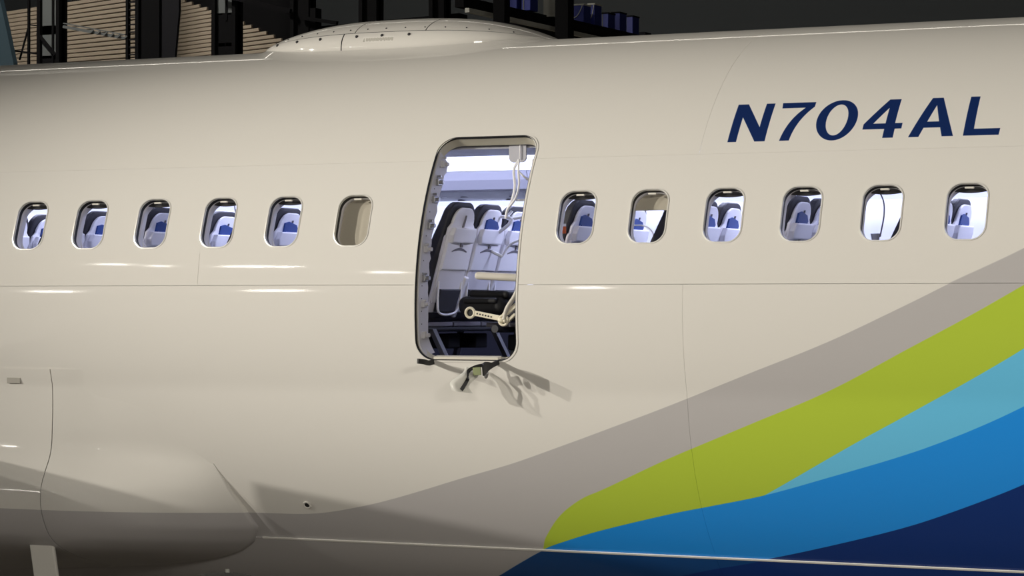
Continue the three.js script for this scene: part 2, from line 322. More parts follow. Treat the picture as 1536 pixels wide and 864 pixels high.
// the crown radome
{
  const sc = 1.99, L0 = 1.13, L1 = 1.22, W = .56;
  const half = (u) => Math.pow(Math.max(0, 1 - Math.pow(Math.abs(u), 3)), .55), high = (u) => .20 * Math.pow(Math.max(0, 1 - Math.pow(Math.abs(u), u < 0 ? 2.5 : 2.9)), .95);
  const pt = (u, v) => {                    // u along the hull, v -1 .. 1 across (+ = towards the viewer)
    const q = Math.PI / 2 * v, sv = Math.sin(q), cv = Math.cos(q), z = W * half(u) * Math.sign(sv) * Math.pow(Math.abs(sv), .72), h = high(u) * Math.pow(Math.max(0, cv), .5);
    return [sc + (u < 0 ? u * L0 : u * L1), Y0 + Math.sqrt(R1 * R1 - z * z) - .004 + h, z];
  };
  const loft = (u0, u1, v0, v1, nu = 50, nv = 20, lift = 0) => {
    const pos = [], idx = [];
    for (let j = 0; j <= nv; j++) for (let i = 0; i <= nu; i++) { const p = pt(lerp(u0, u1, i / nu), lerp(v0, v1, j / nv)); p[1] += lift; pos.push(...p); }
    for (let j = 0; j < nv; j++) for (let i = 0; i < nu; i++) { const a = j * (nu + 1) + i; idx.push(a, a + nu + 1, a + nu + 2, a, a + nu + 2, a + 1); }
    const g = new THREE.BufferGeometry(); g.setAttribute('position', new THREE.Float32BufferAttribute(pos, 3)); g.setIndex(idx); g.computeVertexNormals(); return g;
  };
  const VS = .68, us = -.2;
  const dome = part('radome', loft(-1, -.13, -1, VS - .006), M.cream); dome.userData.label = 'low white antenna radome on the crown';
  part('dome_panel', loft(-.124, .34, -1, VS - .006), M.cream, dome); part('dome_panel', loft(.346, 1, -1, VS - .006), M.cream, dome);
  part('skirt_panel', loft(-1, us - .004, VS + .006, 1, 30, 10), M.cream, dome); part('skirt_panel', loft(us + .004, 1, VS + .006, 1, 40, 10), M.cream, dome);
  part('dome_core', loft(-.985, .985, -.95, .985, 50, 20, -.008), M.black, dome);
  const screw = new THREE.SphereGeometry(1, 8, 6);
  const put = (u, v, r) => { const p = pt(u, v); const m = part('screw', screw, M.seal, dome); m.position.set(p[0], p[1] - .001, p[2]); m.scale.setScalar(r); };
  for (let k = 0; k < 14; k++) put(-.8 + k * .125, VS - .10, .0065);
  for (const u of [-.75, -.56, -.37, -.1, .075, .25]) put(u, VS + .09, .012);
  const c = document.createElement('canvas'); c.width = 256; c.height = 32; const x = c.getContext('2d');   // worn stencil line, no longer legible
  x.fillStyle = css(...CREAM); x.fillRect(0, 0, 256, 32); x.fillStyle = css(.45, .43, .38);
  for (let k = 0; k < 30; k++) x.fillRect(30 + k * 7.4, 7 + (k % 3), 5.5, 17 - (k % 4));
  x.beginPath(); x.moveTo(4, 26); x.lineTo(13, 5); x.lineTo(22, 26); x.fill();
  const t = new THREE.CanvasTexture(c); t.colorSpace = THREE.SRGBColorSpace;
  const g = loft(-.05, .16, VS + .12, VS + .24, 8, 2, .003), uv = [];
  for (let j = 0; j <= 2; j++) for (let i = 0; i <= 8; i++) uv.push(i / 8, 1 - j / 2); g.setAttribute('uv', new THREE.Float32BufferAttribute(uv, 2));
  part('stencil', g, std([1, 1, 1], .5, { map: t }), dome);
  // the broad blended fillet around its foot
  const pos = [], idx = [], n = 60, m = 6;
  for (let j = 0; j <= m; j++) for (let i = 0; i <= n; i++) {
    const u = lerp(-.9, .97, i / n), p = pt(u, 1), f = j / m, z = p[2] + .004 + f * .20 * (half(u) * .8 + .2), a = R1 * Math.acos(Math.min(1, z / R1));
    const q = P(p[0] + (u < 0 ? -.06 * f * (1 - half(u)) : .1 * f * (1 - half(u))), a, .026 * (1 - f) ** 2 * half(u) + .0008 * (1 - f) - .0006); pos.push(...q);
  }
  for (let j = 0; j < m; j++) for (let i = 0; i < n; i++) { const a = j * (n + 1) + i; idx.push(a, a + n + 1, a + n + 2, a, a + n + 2, a + 1); }
  const fg = new THREE.BufferGeometry(); fg.setAttribute('position', new THREE.Float32BufferAttribute(pos, 3)); fg.setIndex(idx); fg.computeVertexNormals();
  part('foot_fillet', fg, M.cream, dome);
}
// wing-to-body fairing: bulges out of the hull low on the left, ends in a rounded lip
{
  const LIP = [[-2.02, -3], [-1.93, -.8], [-1.86, .1], [-1.8, .75], [-1.74, 1.12], [-1.68, 1.34], [-1.6, 1.5], [-1.49, 1.587], [-1.35, 1.545], [-1.2, 1.475], [-1.03, 1.39], [-.9, 1.36], [-.7, 1.34], [-.42, 1.3]];
  const bulge = (s, y) => {
    const d = Math.max(0, table(y, LIP) - s), m = smooth(-.9, -1.25, y), q = lerp(smooth(0, 1.9, d), 1 - (1 - Math.min(1, d / 1.25)) ** 2, m);
    const low = table(y, [[-2.02, .0], [-1.9, .14], [-1.82, .4], [-1.74, .72], [-1.66, .92], [-1.58, 1], [0, 1]]);
    const rim = .05 * smooth(-1.0, -1.4, y) - .004 * smooth(-1.1, -1.0, y), step = s < .2 ? .014 : .014 * (1 - smooth(.2, .6, s));
    return rim + step + lerp(.47, .60, smooth(.2, -4, s)) * smooth(-.5, -1.65, y) * q * low;
  };
  const c = document.createElement('canvas'); c.width = 8; c.height = 2048; const x = c.getContext('2d');
  x.fillStyle = css(...CREAM); x.fillRect(0, 0, 8, 2048); x.fillStyle = css(...GREY); x.fillRect(0, Math.round(2048 * (1 - (2.02 - 1.385) / 1.6)), 8, 2048);
  const t = new THREE.CanvasTexture(c); t.colorSpace = THREE.SRGBColorSpace;
  const mat = new THREE.MeshPhysicalMaterial({ ...PAINT, map: t });
  const build = (sa, sb, lip) => {
    const nv = 60, nu = lip ? 40 : 24, pos = [], uv = [], idx = [];
    const put = (s, y, b) => { const p = P(s, arcOf(y), 0); p[2] += b; pos.push(...p); uv.push(.5, (y + 2.02) / 1.6); };
    for (let j = 0; j <= nv; j++) {
      const y = lerp(-.42, -2.02, j / nv), e = Math.min(sb, table(y, LIP)), st = Math.min(sa, e - .001);
      for (let i = 0; i <= nu; i++) put(lerp(st, e, i / nu), y, bulge(lerp(st, e, i / nu), y));
      const b = bulge(e, y); if (lip) { put(e + .012, y, b * .86); put(e + .018, y, b * .45); put(e + .018, y, -.02); } else { put(e, y, b - .01); put(e, y, b - .02); put(e, y, -.02); }
    }
    const n = nu + 4;
    for (let j = 0; j < nv; j++) for (let i = 0; i < n - 1; i++) { const a = j * n + i; idx.push(a, a + n, a + n + 1, a, a + n + 1, a + 1); }
    const g = new THREE.BufferGeometry(); g.setAttribute('position', new THREE.Float32BufferAttribute(pos, 3)); g.setAttribute('uv', new THREE.Float32BufferAttribute(uv, 2)); g.setIndex(idx); g.computeVertexNormals();
    return lip ? g : toCreasedNormals(g, .7);
  };
  const f1 = part('wing_fairing', build(-6, .195, false), mat); f1.userData.label = 'bulging wing fairing panel low on the left';
  part('wing_fairing', build(.202, 9, true), mat).userData.label = 'tail end of the wing fairing with a rounded lip';
  const q = P(-.12, arcOf(-.5), .0165); part('placard', box(.11, .038, .003, q[0], q[1], q[2]), std([.42, .40, .36], .6), f1);
}
{ const p = P(2.064, -1.38, .002), n = sect(-1.38)[2];
  const d = part('drain_port', new THREE.TorusGeometry(.024, .007, 8, 20).rotateX(-n).translate(...p), M.cream);
  part('drain_hole', new THREE.CylinderGeometry(.02, .02, .004, 16).rotateX(Math.PI / 2 - n).translate(...p), M.black, d); }
{ // the wing, out to the left; its trailing edge shades the fairing and the belly
  const te = (z) => table(z, [[1.5, -1.1], [2, -.92], [2.5, -.755], [2.72, -.69], [3.25, -.57], [3.74, -.47], [3.8, -.20], [4.48, -.03], [5, .115], [6, .38]]);
  const up = (z) => z > 3.77 ? .30 : .03;                       // the outer flap is turned up
  const pts = (z) => [[-1.25 + (z - 2) / 6, te(z)], [-1.62 + (z - 2) / 6, te(z) - up(z)], [-4 + .1 * z, te(z) - up(z) - .25], [-8.5 + .55 * z, te(z) - up(z) - .4], [-4 + .1 * z, te(z) - up(z) - .6], [-1.62 + (z - 2) / 6, te(z) - up(z) - .12]], K = 6;
  const pos = [], idx = [], zs = [1.5, 2, 2.5, 2.72, 3.25, 3.74, 3.8, 5.5];
  for (const z of zs) for (const [x, y] of pts(z)) pos.push(x, Y0 + y, z);
  for (let k = 0; k + 1 < zs.length; k++) for (let i = 0; i < K; i++) { const a = k * K + i, b = k * K + (i + 1) % K; idx.push(a, b, b + K, a, b + K, a + K); }
  for (const b of [0, 7 * K]) for (let i = 1; i + 1 < K; i++) idx.push(b, b + i, b + i + 1);
  const g = new THREE.BufferGeometry(); g.setAttribute('position', new THREE.Float32BufferAttribute(pos, 3)); g.setIndex(idx);
  part('wing', toCreasedNormals(g, .5), std([.5, .5, .48], .4));
  part('gear_door', bar([.04, Y0 - 1.60, 1.72], [.16, Y0 - 2.3, 1.72], .2, .03, .01), paintFlat([.72, .70, .66])).userData.label = 'pale landing gear door hanging under the belly';
}
// ------------------------------------------------------------------ the cabin inside
const FL = Y0 - .42;
function prism(pts, s0, s1) {                // a closed outline in (y, z) drawn out along the hull
  const sh = new THREE.Shape(); pts.forEach(([y, z], i) => i ? sh.lineTo(-z, y) : sh.moveTo(-z, y));
  const g = new THREE.ExtrudeGeometry(sh, { depth: s1 - s0, bevelEnabled: false, steps: 1 });
  return g.rotateY(Math.PI / 2).translate(s0, Y0, 0);
}
const C0 = S0 + .1, C1 = S1 - .1;
part('cabin_floor', box(C1 - C0, .06, 3.36, (C0 + C1) / 2, FL - .03, 0), M.carpet);
for (const s of [C0, C1]) part('bulkhead', prism([[-.45, 1.7], [.6, 1.72], [1.3, 1.3], [1.75, .5], [1.75, -.5], [1.3, -1.3], [.6, -1.72], [-.45, -1.7]], s - .02, s + .02), M.liner);
part('cabin_ceiling', prism([[1.30, 1.28], [1.56, .8], [1.62, .45], [1.62, -.45], [1.56, -.8], [1.30, -1.28], [1.33, -1.3], [1.66, -.5], [1.66, .5], [1.33, 1.3]], C0, C1), M.ceil);
const farWall = part('sidewall_panel', prism([[-.42, -1.66], [0, -1.745], [.4, -1.75], [.82, -1.66], [.82, -1.70], [.4, -1.79], [0, -1.785], [-.42, -1.70]], C0, C1), M.white);
part('dado_panel', prism([[-.42, -1.63], [-.02, -1.715], [.0, -1.73], [.0, -1.76], [-.42, -1.68]], C0, C1), M.carpet);
for (const [a, b] of [[C0, DS - DHW - .03], [DS + DHW + .06, C1]]) {      // near side lining on both sides of the hole, with window openings
  const cuts = WIN.filter((s) => s > a && s < b).map((s) => cutter(s, WA, WHW + .026, WHH + .026, WR + .02));
  part('sidewall_panel', cutPanel(skinPanel(a, b, -.42, 1.1, -.128, .01), cuts), M.liner);
}
for (let k = 0; k < 11; k++) {               // far overhead bins, each a unit of its own
  const a = C0 + k * 1.07, b = Math.min(C1, a + 1.064);
  const bin = part('overhead_bin', prism([[.885, -1.13], [.90, -1.10], [.97, -1.055], [1.035, -1.03], [1.035, -1.25], [.94, -1.25]], a, b), M.bin);
  part('bin_door', prism([[1.19, -1.04], [1.30, -1.02], [1.44, -.98], [1.5, -1.05], [1.36, -1.26], [1.19, -1.28]], a, b), M.bin, bin);
  const u = part('service_panel', prism([[.82, -1.66], [.84, -1.45], [.885, -1.13], [.93, -1.14], [.95, -1.6]], a, b), M.psu);
  for (let j = 0; j < 2; j++) for (let q = 0; q < 3; q++) part('air_nozzle', cyl(.032, .022, a + .3 + j * .42 + (q % 2) * .08, Y0 + .842 + q * .022, -1.46 + q * .11, 'y', 12, .026), M.seatGrey, u);
  part('reading_lamp', cyl(.02, .012, a + .22, Y0 + .862, -1.33, 'y', 12), M.white, u);
}
for (const [a, b] of [[C0, 3.0], [3.0, 3.9], [3.9, C1]]) {      // near side bins seen from below
  const bin = part('overhead_bin', prism([[1.045, .62], [1.04, 1.42], [1.28, 1.32], [1.42, .98], [1.3, .6]], a + .004, b - .004), M.bin);
  part('bin_door', prism([[1.06, .60], [1.30, .585], [1.30, .575], [1.06, .59]], a + .01, b - .01), M.ceil, bin);
}
// lamps of the cabin: ceiling wash, luminous bin-front strip, wash along the far wall
function strip(name, label, y, z, h, rx, L, gl, s0 = C0 + .2, s1 = C1 - .2, cw = .0) {
  const g = mesh(name, box(s1 - s0, h, .012, 0, 0, -.007), glow(COOL, gl), plane); g.userData.label = label;
  g.position.set((s0 + s1) / 2, Y0 + y, z); g.rotation.x = rx;
  const l = new THREE.RectAreaLight(new THREE.Color().setRGB(...COOL), L, s1 - s0, h); l.name = 'strip_light'; l.position.set(0, 0, .006); l.rotation.y = Math.PI; g.add(l);
  return g;
}
strip('ceiling_light', 'long cool white light strip along the cabin ceiling', 1.60, 0, .5, Math.PI / 2, CABIN, 1.6);
strip('cove_light', 'luminous cool white band along the far overhead bins', 1.112, -1.035, .145, 0, COVE, COVE);
strip('wash_light', 'cool white wash light along the top of the far wall', .805, -1.44, .05, Math.PI / 2 + .75, WASH * 2.2, 1.5);
strip('wash_light', 'cool white wash light along the near wall', 1.02, 1.30, .05, Math.PI / 2 - .15, WASH, 1.5, C0 + .2, 2.9);
strip('wash_light', 'cool white wash light along the near wall', 1.02, 1.30, .05, Math.PI / 2 - .15, WASH, 1.5, 4.0, C1 - .2);

// ------------------------------------------------------------------ seats
const lean = .27, xr = (h) => (h - .42) * lean;
function slab(outline, depth, x0, bevel = .008, hole) {   // outline in (z, h), drawn out aft and leaned
  const sh = new THREE.Shape(); outline.forEach(([z, h], i) => i ? sh.lineTo(z, h) : sh.moveTo(z, h));
  const g = new THREE.ExtrudeGeometry(sh, { depth: depth - 2 * bevel, bevelEnabled: true, bevelSize: bevel, bevelThickness: bevel, bevelSegments: 2, curveSegments: 6 });
  const p = g.attributes.position;
  for (let i = 0; i < p.count; i++) { const u = p.getX(i), h = p.getY(i), w = p.getZ(i) + bevel; p.setXYZ(i, x0 + w + xr(h), h, -u); }
  g.computeVertexNormals(); return g;
}
function archOutline(w0, w1, h0, h1, r, n = 8) {       // wide foot, narrower rounded head
  const pts = [[-w0, h0], [w0, h0]];
  pts.push([w0, lerp(h0, h1, .45)]);
  for (let k = 0; k <= n; k++) { const t = k / n * Math.PI / 2; pts.push([w1 - r + r * Math.cos(t), h1 - r + r * Math.sin(t)]); }
  for (let k = 0; k <= n; k++) { const t = Math.PI / 2 + k / n * Math.PI / 2; pts.push([-w1 + r + r * Math.cos(t), h1 - r + r * Math.sin(t)]); }
  pts.push([-w0, lerp(h0, h1, .45)]);
  return pts;
}
const SG = {
  back: slab(archOutline(.215, .180, .36, 1.098, .09), .10, -.115, .022),
  headrest: slab(archOutline(.165, .155, .93, 1.085, .05), .03, -.085, .012),
  shell: slab(archOutline(.185, .150, .84, 1.075, .10), .022, -.012, .008),
  side: slab(archOutline(.205, .20, .40, .90, .02), .02, -.016, .006),
  ledge: slab([[-.15, .86], [.15, .86], [.165, .90], [.15, .94], [-.15, .94], [-.165, .90]], .04, .004, .010),
  clip: slab([[-.012, .955], [.004, .955], [.008, 1.03], [.0, 1.03]], .01, .010, .002),
  pocket: slab([[-.10, .945], [.085, .94], [.10, .965], [.06, 1.0], [.03, 1.005], [-.05, 1.02], [-.10, 1.01]], .014, .008, .003),
  card: slab([[-.09, .935], [.09, .93], [.10, .95], [-.09, .955]], .01, .02, .002),
  tray: slab([[-.19, .68], [.19, .68], [.185, .85], [.11, .838], [0, .83], [-.11, .838], [-.185, .85]], .024, .002, .007),
  notch: slab([...Array(9).keys()].map((k) => [-.11 + .0275 * k, .797 + .022 * Math.sin(Math.PI * k / 8)]).concat([...Array(9).keys()].map((k) => [.11 - .0275 * k, .792 + .012 * Math.sin(Math.PI * k / 8)])), .004, .0245, .0012),
  latch: slab([[-.006, .825], [.02, .825], [.02, .84], [.006, .84], [.006, .87], [-.006, .87]], .012, .024, .002),
  kick: slab(archOutline(.195, .19, .46, .675, .02), .012, .002, .004),
  mesh: slab([[-.13, .405], [.13, .405], [.145, .54], [-.145, .54]], .03, .006, .008),
  wire: (() => { const g = new THREE.TubeGeometry(new THREE.CatmullRomCurve3([V(.06, .60, -.17), V(.05, .46, -.165), V(.04, .40, -.13), V(.04, .395, .13), V(.05, .46, .165), V(.06, .60, .17)]), 30, .008, 6); return g; })(),
  spar: bar([.055, .64, 0], [-.05, .37, 0], .075, .05, .012),
  seat: box(.47, .13, .42, -.265, .40, 0, .045), pan: box(.44, .03, .42, -.24, .315, 0, .008),
  armrest: merge([box(.40, .035, .045, -.22, .625, 0, .014), bar([-.04, .61, 0], [-.03, .40, 0], .035, .05, .01)]),
  leg: merge([bar([-.36, .0, 0], [-.30, .30, 0], .03, .05), bar([.10, 0, 0], [-.06, .30, 0], .03, .05), bar([-.36, .015, 0], [.10, .015, 0], .03, .05)]),
  beam: merge([cyl(.025, 1.36, -.36, .29, 0, 'z'), cyl(.025, 1.36, -.06, .29, 0, 'z')]),
  box: box(.24, .10, .18, -.24, .20, 0, .01),
};
{ // cushions are thick at the loins and thin at the head
  const p = SG.back.attributes.position;
  for (let i = 0; i < p.count; i++) { const h = p.getY(i), l = p.getX(i) - xr(h) + .015; p.setX(i, xr(h) - .015 + l * lerp(1.5, .55, smooth(.45, 1.1, h))); }
  SG.back.computeVertexNormals();
}
function seatRow(label, x, z, opts = {}) {
  const t = thing('seat_row', label, 'seats', [x, FL, z], opts.group);
  [.41, 0, -.41].forEach((dz, j) => {
    const put = (n, g, m, p = t) => { const q = mesh(n, g, m, p); if (p === t) { q.position.z = dz; q.scale.z = .94; } return q; };
    put('seat_cushion', SG.seat, M.cushion); put('seat_pan', SG.pan, M.seatGrey);
    const b = put('seat_back', SG.back, M.cushion);
    put('headrest', SG.headrest, M.cushion, b); put('back_shell', SG.shell, M.shell, b); put('side_shell', SG.side, M.shellGrey, b);
    put('tablet_ledge', SG.ledge, M.shell, b); put('tablet_clip', SG.clip, M.seatGrey, b);
    if (!(opts.noPocket || []).includes(j)) { put('literature_pocket', SG.pocket, M.blue, b); put('safety_card', SG.card, M.blue, b); }
    put('tray_table', SG.tray, M.shell, b); put('tray_notch', SG.notch, M.seatGrey, b); put('tray_latch', SG.latch, M.seatGrey, b);
    put('kick_panel', SG.kick, M.shellGrey, b); put('net_pocket', SG.mesh, M.cushion, b); put('pocket_wire', SG.wire, M.shell, b);
    put('equipment_box', SG.box, M.dark);
  });
  for (const dz of [.615, .205, -.205, -.615]) { if (opts.torn && dz === .615) continue; mesh('armrest', SG.armrest, M.arm, t).position.z = dz; }
  for (const dz of [.205, -.205]) mesh('seat_spar', SG.spar, M.shell, t).position.z = dz;
  for (const dz of [.45, -.45]) mesh('leg', SG.leg, M.legs, t).position.z = dz;
  mesh('beam', SG.beam, M.legs, t);
  return t;
}
const ROW = (k) => 2.97 + .787 * k + ({ 1: .1, 5: .1 }[k] || 0);
const nearLabels = {
  '-6': 'row of three seats in the forward cabin, ahead of the first window', '-5': 'row of three seats behind the leftmost window, upper back corner in view', '-4': 'row of three seats showing a white back at the leftmost window',
  '-3': 'row of three seats close behind the second window from the left', '-2': 'row of three seats with a blue pocket close behind the third window from the left', '-1': 'row of three seats with a blue pocket close behind the fifth window from the left',
  0: 'row of three seats seen whole in the open doorway, window seat without blue pocket', 1: 'torn row of three seats at the open doorway, dark cushion and bent armrest showing',
  2: 'row of three seats behind the first two windows right of the doorway', 3: 'row of three seats with two blue pockets in the fourth window from the right', 4: 'row of three seats with a blue pocket close behind the third window from the right',
  5: 'row of three seats with its edge at the second window from the right', 6: 'row of three seats at the rear of the cabin, past the rightmost window',
};
const rows = {};
for (let k = -6; k <= 6; k++) {
  rows[k] = seatRow(nearLabels[k], ROW(k), .90, { noPocket: k === 0 ? [0] : [], torn: k === 1 });
}
// torn seat hardware at the hole: padded armrest, bent support, ringed bracket
{
  const t = mesh('armrest', bar([-.20, .012, 0], [.30, -.012, 0], .05, .06, .022), M.arm, rows[1]); t.userData.label = 'beige padded armrest bent across the doorway';
  t.position.set(3.6 - rows[1].position.x, Y0 + .2 - FL, 1.66 - .90);
  mesh('support', tube([[.13, -.03, .01], [.09, -.12, .02], [.04, -.2, .03], [.02, -.27, .03]], .016), M.arm, t);
  mesh('torn_end', merge([new THREE.IcosahedronGeometry(.02, 1).scale(1.3, .9, 1).translate(0, -.275, .03), new THREE.IcosahedronGeometry(.012, 1).translate(.03, -.28, .04)]), M.bone, t);
  const cu = mesh('torn_cushion', merge([box(.34, .12, .36, -.48, .44, .48, .05), box(.29, .05, .32, -.45, .505, .46, .022).rotateZ(-.02), box(.24, .035, .05, -.47, .47, .66, .015)]), M.black, rows[1]); cu.userData.label = 'torn black leather cushion';
  const b = thing('ringed_bracket', 'cream metal bracket with a ring at each end in the open doorway', 'bracket', [3.50, Y0 - .045, 1.69]);
  const A = [-.125, .018, 0], B = [.115, -.03, 0];
  for (const q of [A, B]) { mesh('ring', new THREE.TorusGeometry(.031, .009, 10, 28).translate(...q), M.bone, b); mesh('bore', cyl(.026, .012, q[0], q[1], -.01, 'z', 20), M.black, b); }
  mesh('web', bar([-.095, .016, 0], [.085, -.016, 0], .034, .012, .004), M.bone, b);
  for (let k = 0; k < 6; k++) { const f = k / 5; mesh('hole', cyl(.0055, .004, lerp(-.07, .03, f), lerp(.012, -.008, f), .0066, 'z', 10), M.black, b); }
  mesh('lug', merge([bar([.115, -.0, 0], [.20, .07, -.02], .03, .02, .005), bar([.13, -.05, 0], [.19, .01, -.02], .02, .02, .005)]), M.bone, b);
}
// ------------------------------------------------------------------ loose and torn things at the hole
function ribbon(pts, w, th, wide = [0, 1, 0]) {      // a flat band following points
  const c = new THREE.CatmullRomCurve3(pts.map((p) => V(...p))), n = 28, pos = [], idx = [], W = V(...wide).normalize();
  for (let i = 0; i <= n; i++) {
    const p = c.getPoint(i / n), t = c.getTangent(i / n), a = W.clone().addScaledVector(t, -W.dot(t)).normalize(), b = t.clone().cross(a), ww = typeof w === 'function' ? w(i / n) : w;
    for (const [u, v] of [[-1, -1], [1, -1], [1, 1], [-1, 1]]) { const q = p.clone().addScaledVector(a, u * ww / 2).addScaledVector(b, v * th / 2); pos.push(q.x, q.y, q.z); }
  }
  for (let i = 0; i < n; i++) for (let k = 0; k < 4; k++) { const a = i * 4 + k, b = i * 4 + (k + 1) % 4; idx.push(a, b, b + 4, a, b + 4, a + 4); }
  const e = n * 4; idx.push(0, 1, 2, 0, 2, 3, e, e + 2, e + 1, e, e + 3, e + 2);
  const g = new THREE.BufferGeometry(); g.setAttribute('position', new THREE.Float32BufferAttribute(pos, 3)); g.setIndex(idx); return toCreasedNormals(g, .9);
}
const SY = Y0 - .335, SZ = 1.855;
tag(mesh('torn_strap', ribbon([[3.19, SY - .003, SZ - .06], [3.195, SY - .006, SZ + .0], [3.20, SY - .012, SZ + .07], [3.205, SY - .004, SZ + .14], [3.19, SY + .002, SZ + .2]], .032, .012), M.black, scene), 'short black strap poking out over the left end of the door sill', 'strap');
tag(mesh('torn_strap', ribbon([[3.66, SY - .0, SZ - .06], [3.66, SY - .004, SZ + .0], [3.655, SY - .02, SZ + .07], [3.65, SY - .03, SZ + .14], [3.66, SY - .05, SZ + .21]], (f) => .03 + .045 * smooth(.45, .9, f), .012), M.black, scene), 'black strap with a wide torn end over the right end of the door sill', 'strap');
{
  const t = thing('torn_flap', 'torn translucent flap with dark edge and green board hanging below the door sill', 'debris', [3.55, SY, SZ]);
  const film = new THREE.MeshPhysicalMaterial({ color: new THREE.Color().setRGB(.86, .86, .82), roughness: .35, transmission: .45, thickness: 0, side: THREE.DoubleSide });
  const n = 10, pos = [], idx = [];
  for (let j = 0; j <= n; j++) for (let i = 0; i <= n; i++) { const u = i / n, v = j / n; pos.push(-.10 + .085 * u - .05 * v * (1 - u) + .02 * Math.sin(v * 7), -.03 - .15 * v - .02 * u, .05 + .11 * Math.sin(v * 1.6) + .03 * Math.sin(u * 5)); }
  for (let j = 0; j < n; j++) for (let i = 0; i < n; i++) { const a = j * (n + 1) + i; idx.push(a, a + n + 1, a + n + 2, a, a + n + 2, a + 1); }
  const g = new THREE.BufferGeometry(); g.setAttribute('position', new THREE.Float32BufferAttribute(pos, 3)); g.setIndex(idx); g.computeVertexNormals();
  mesh('film', g, film, t);
  mesh('dark_edge', ribbon([[.11, -.01, -.03], [.06, -.02, .06], [.01, -.03, .10], [-.035, -.06, .13], [-.03, -.11, .15], [-.07, -.18, .16]], .022, .01), M.black, t);
  mesh('board', box(.055, .05, .008, .015, -.062, .12, .002).rotateZ(.1), std([.26, .30, .14], .6), t);
  mesh('cap', new THREE.SphereGeometry(.022, 12, 8).scale(.8, 1.4, .5).translate(.085, -.075, .12), M.metal, t);
}
{ // inside the upper right of the hole: loose white wires and a drooping clear panel
  const t = thing('hanging_wires', 'tangled white wires hanging in the upper right of the doorway', 'wires', [3.61, Y0 + .9, 1.5]);
  const w = (pts, r) => mesh('wire', tube(pts, r, 30, 6), M.cord, t);
  w([[.02, .06, 0], [-.005, 0, .02], [0, -.12, .02], [-.02, -.20, .02], [-.05, -.27, .03], [-.06, -.32, .03]], .009);
  w([[.02, .06, 0], [.03, -.02, .03], [.035, -.10, .03], [.01, -.19, .03], [-.04, -.25, .03]], .008);
  w([[.02, -.02, 0], [.07, -.06, 0], [.12, -.09, -.02]], .007); w([[.0, -.20, .0], [.06, -.2, 0], [.14, -.19, -.02]], .007); w([[.12, .06, 0], [.125, -.02, 0], [.13, -.1, 0]], .008);
  const u = thing('loose_cable', 'loop of white cable lying over the third seat in the doorway', 'cable', [3.17, Y0 + .57, .74]);
  mesh('cable_loop', tube([[-.12, .03, .05], [.0, .05, .06], [.06, .03, .05], [0, -.04, .08], [-.09, -.10, .09], [-.08, -.17, .1], [.0, -.22, .08]], .012), M.cord, u);
  mesh('cable_loop', tube([[.16, .06, 0], [.08, .04, .03], [.02, .04, .05], [.05, .09, .03]], .010), M.cord, u);
  mesh('cable_loop', tube([[.14, -.1, .05], [.05, -.14, .06], [0, -.22, .08]], .008), M.cord, u);
  const d = thing('drooping_panel', 'small grey plastic panel drooping at the top right of the doorway', 'panel', [3.585, Y0 + 1.035, 1.42]);
  const sh = new THREE.Shape(); roundRect(.06, .085, .03).forEach(([a, b], i) => i ? sh.lineTo(a, b) : sh.moveTo(a, b));
  mesh('panel_plate', new THREE.ExtrudeGeometry(sh, { depth: .008, bevelSize: .003, bevelThickness: .003, bevelSegments: 2 }), M.bin, d);
  mesh('pull_cord', tube([[.02, .09, .015], [.022, 0, .02], [.02, -.07, .02]], .004, 10, 6), M.cord, d);
}
{ // a card clipped beside the seat behind the first window right of the doorway
  const o = thing('orange_card', 'small orange and white card inside the first window right of the doorway', 'card', [3.975, Y0 + .50, 1.6]);
  mesh('card_top', box(.075, .045, .004, 0, .0, 0), std([.75, .16, .05], .6), o); mesh('card_edge', box(.075, .016, .004, 0, .031, 0), M.white, o); mesh('clip', cyl(.006, .05, 0, -.045, -.004), M.metal, o);
}
{ // cords seen through windows
  const hose = (label, x, y, z, pts) => tag(mesh('oxygen_hose', tube(pts, .0055, 30, 6).translate(x, Y0 + y, z), M.cord, scene), label, 'hose');
  hose('pale hose dangling behind the fourth window from the left', 1.42, .6, 1.4, [[0, .3, 0], [.0, .14, .02], [.02, 0, .02], [0, -.1, .02], [-.06, -.22, .02]]);
  hose('pale hose curving low behind the second window right of the doorway', 4.52, .5, 1.45, [[-.12, .03, 0], [-.02, .02, 0], [.03, -.03, 0], [.04, -.2, 0]]);
  const k = thing('oxygen_mask', 'mask on two thin grey cords hanging behind the second window from the right', 'mask', [6.0, Y0 + .7, 1.4]);
  mesh('cord', tube([[0, .3, 0], [0, .06, 0], [-.05, -.04, 0], [-.09, -.12, 0]], .0035, 24, 6), M.seatGrey, k);
  mesh('cord', tube([[0, .06, 0], [.05, -.04, 0], [.055, -.12, 0], [.03, -.26, 0]], .0045, 24, 6), M.seatGrey, k);
  mesh('cup', new THREE.CylinderGeometry(.03, .018, .06, 14).translate(0, -.27, 0), M.bin, k);
}
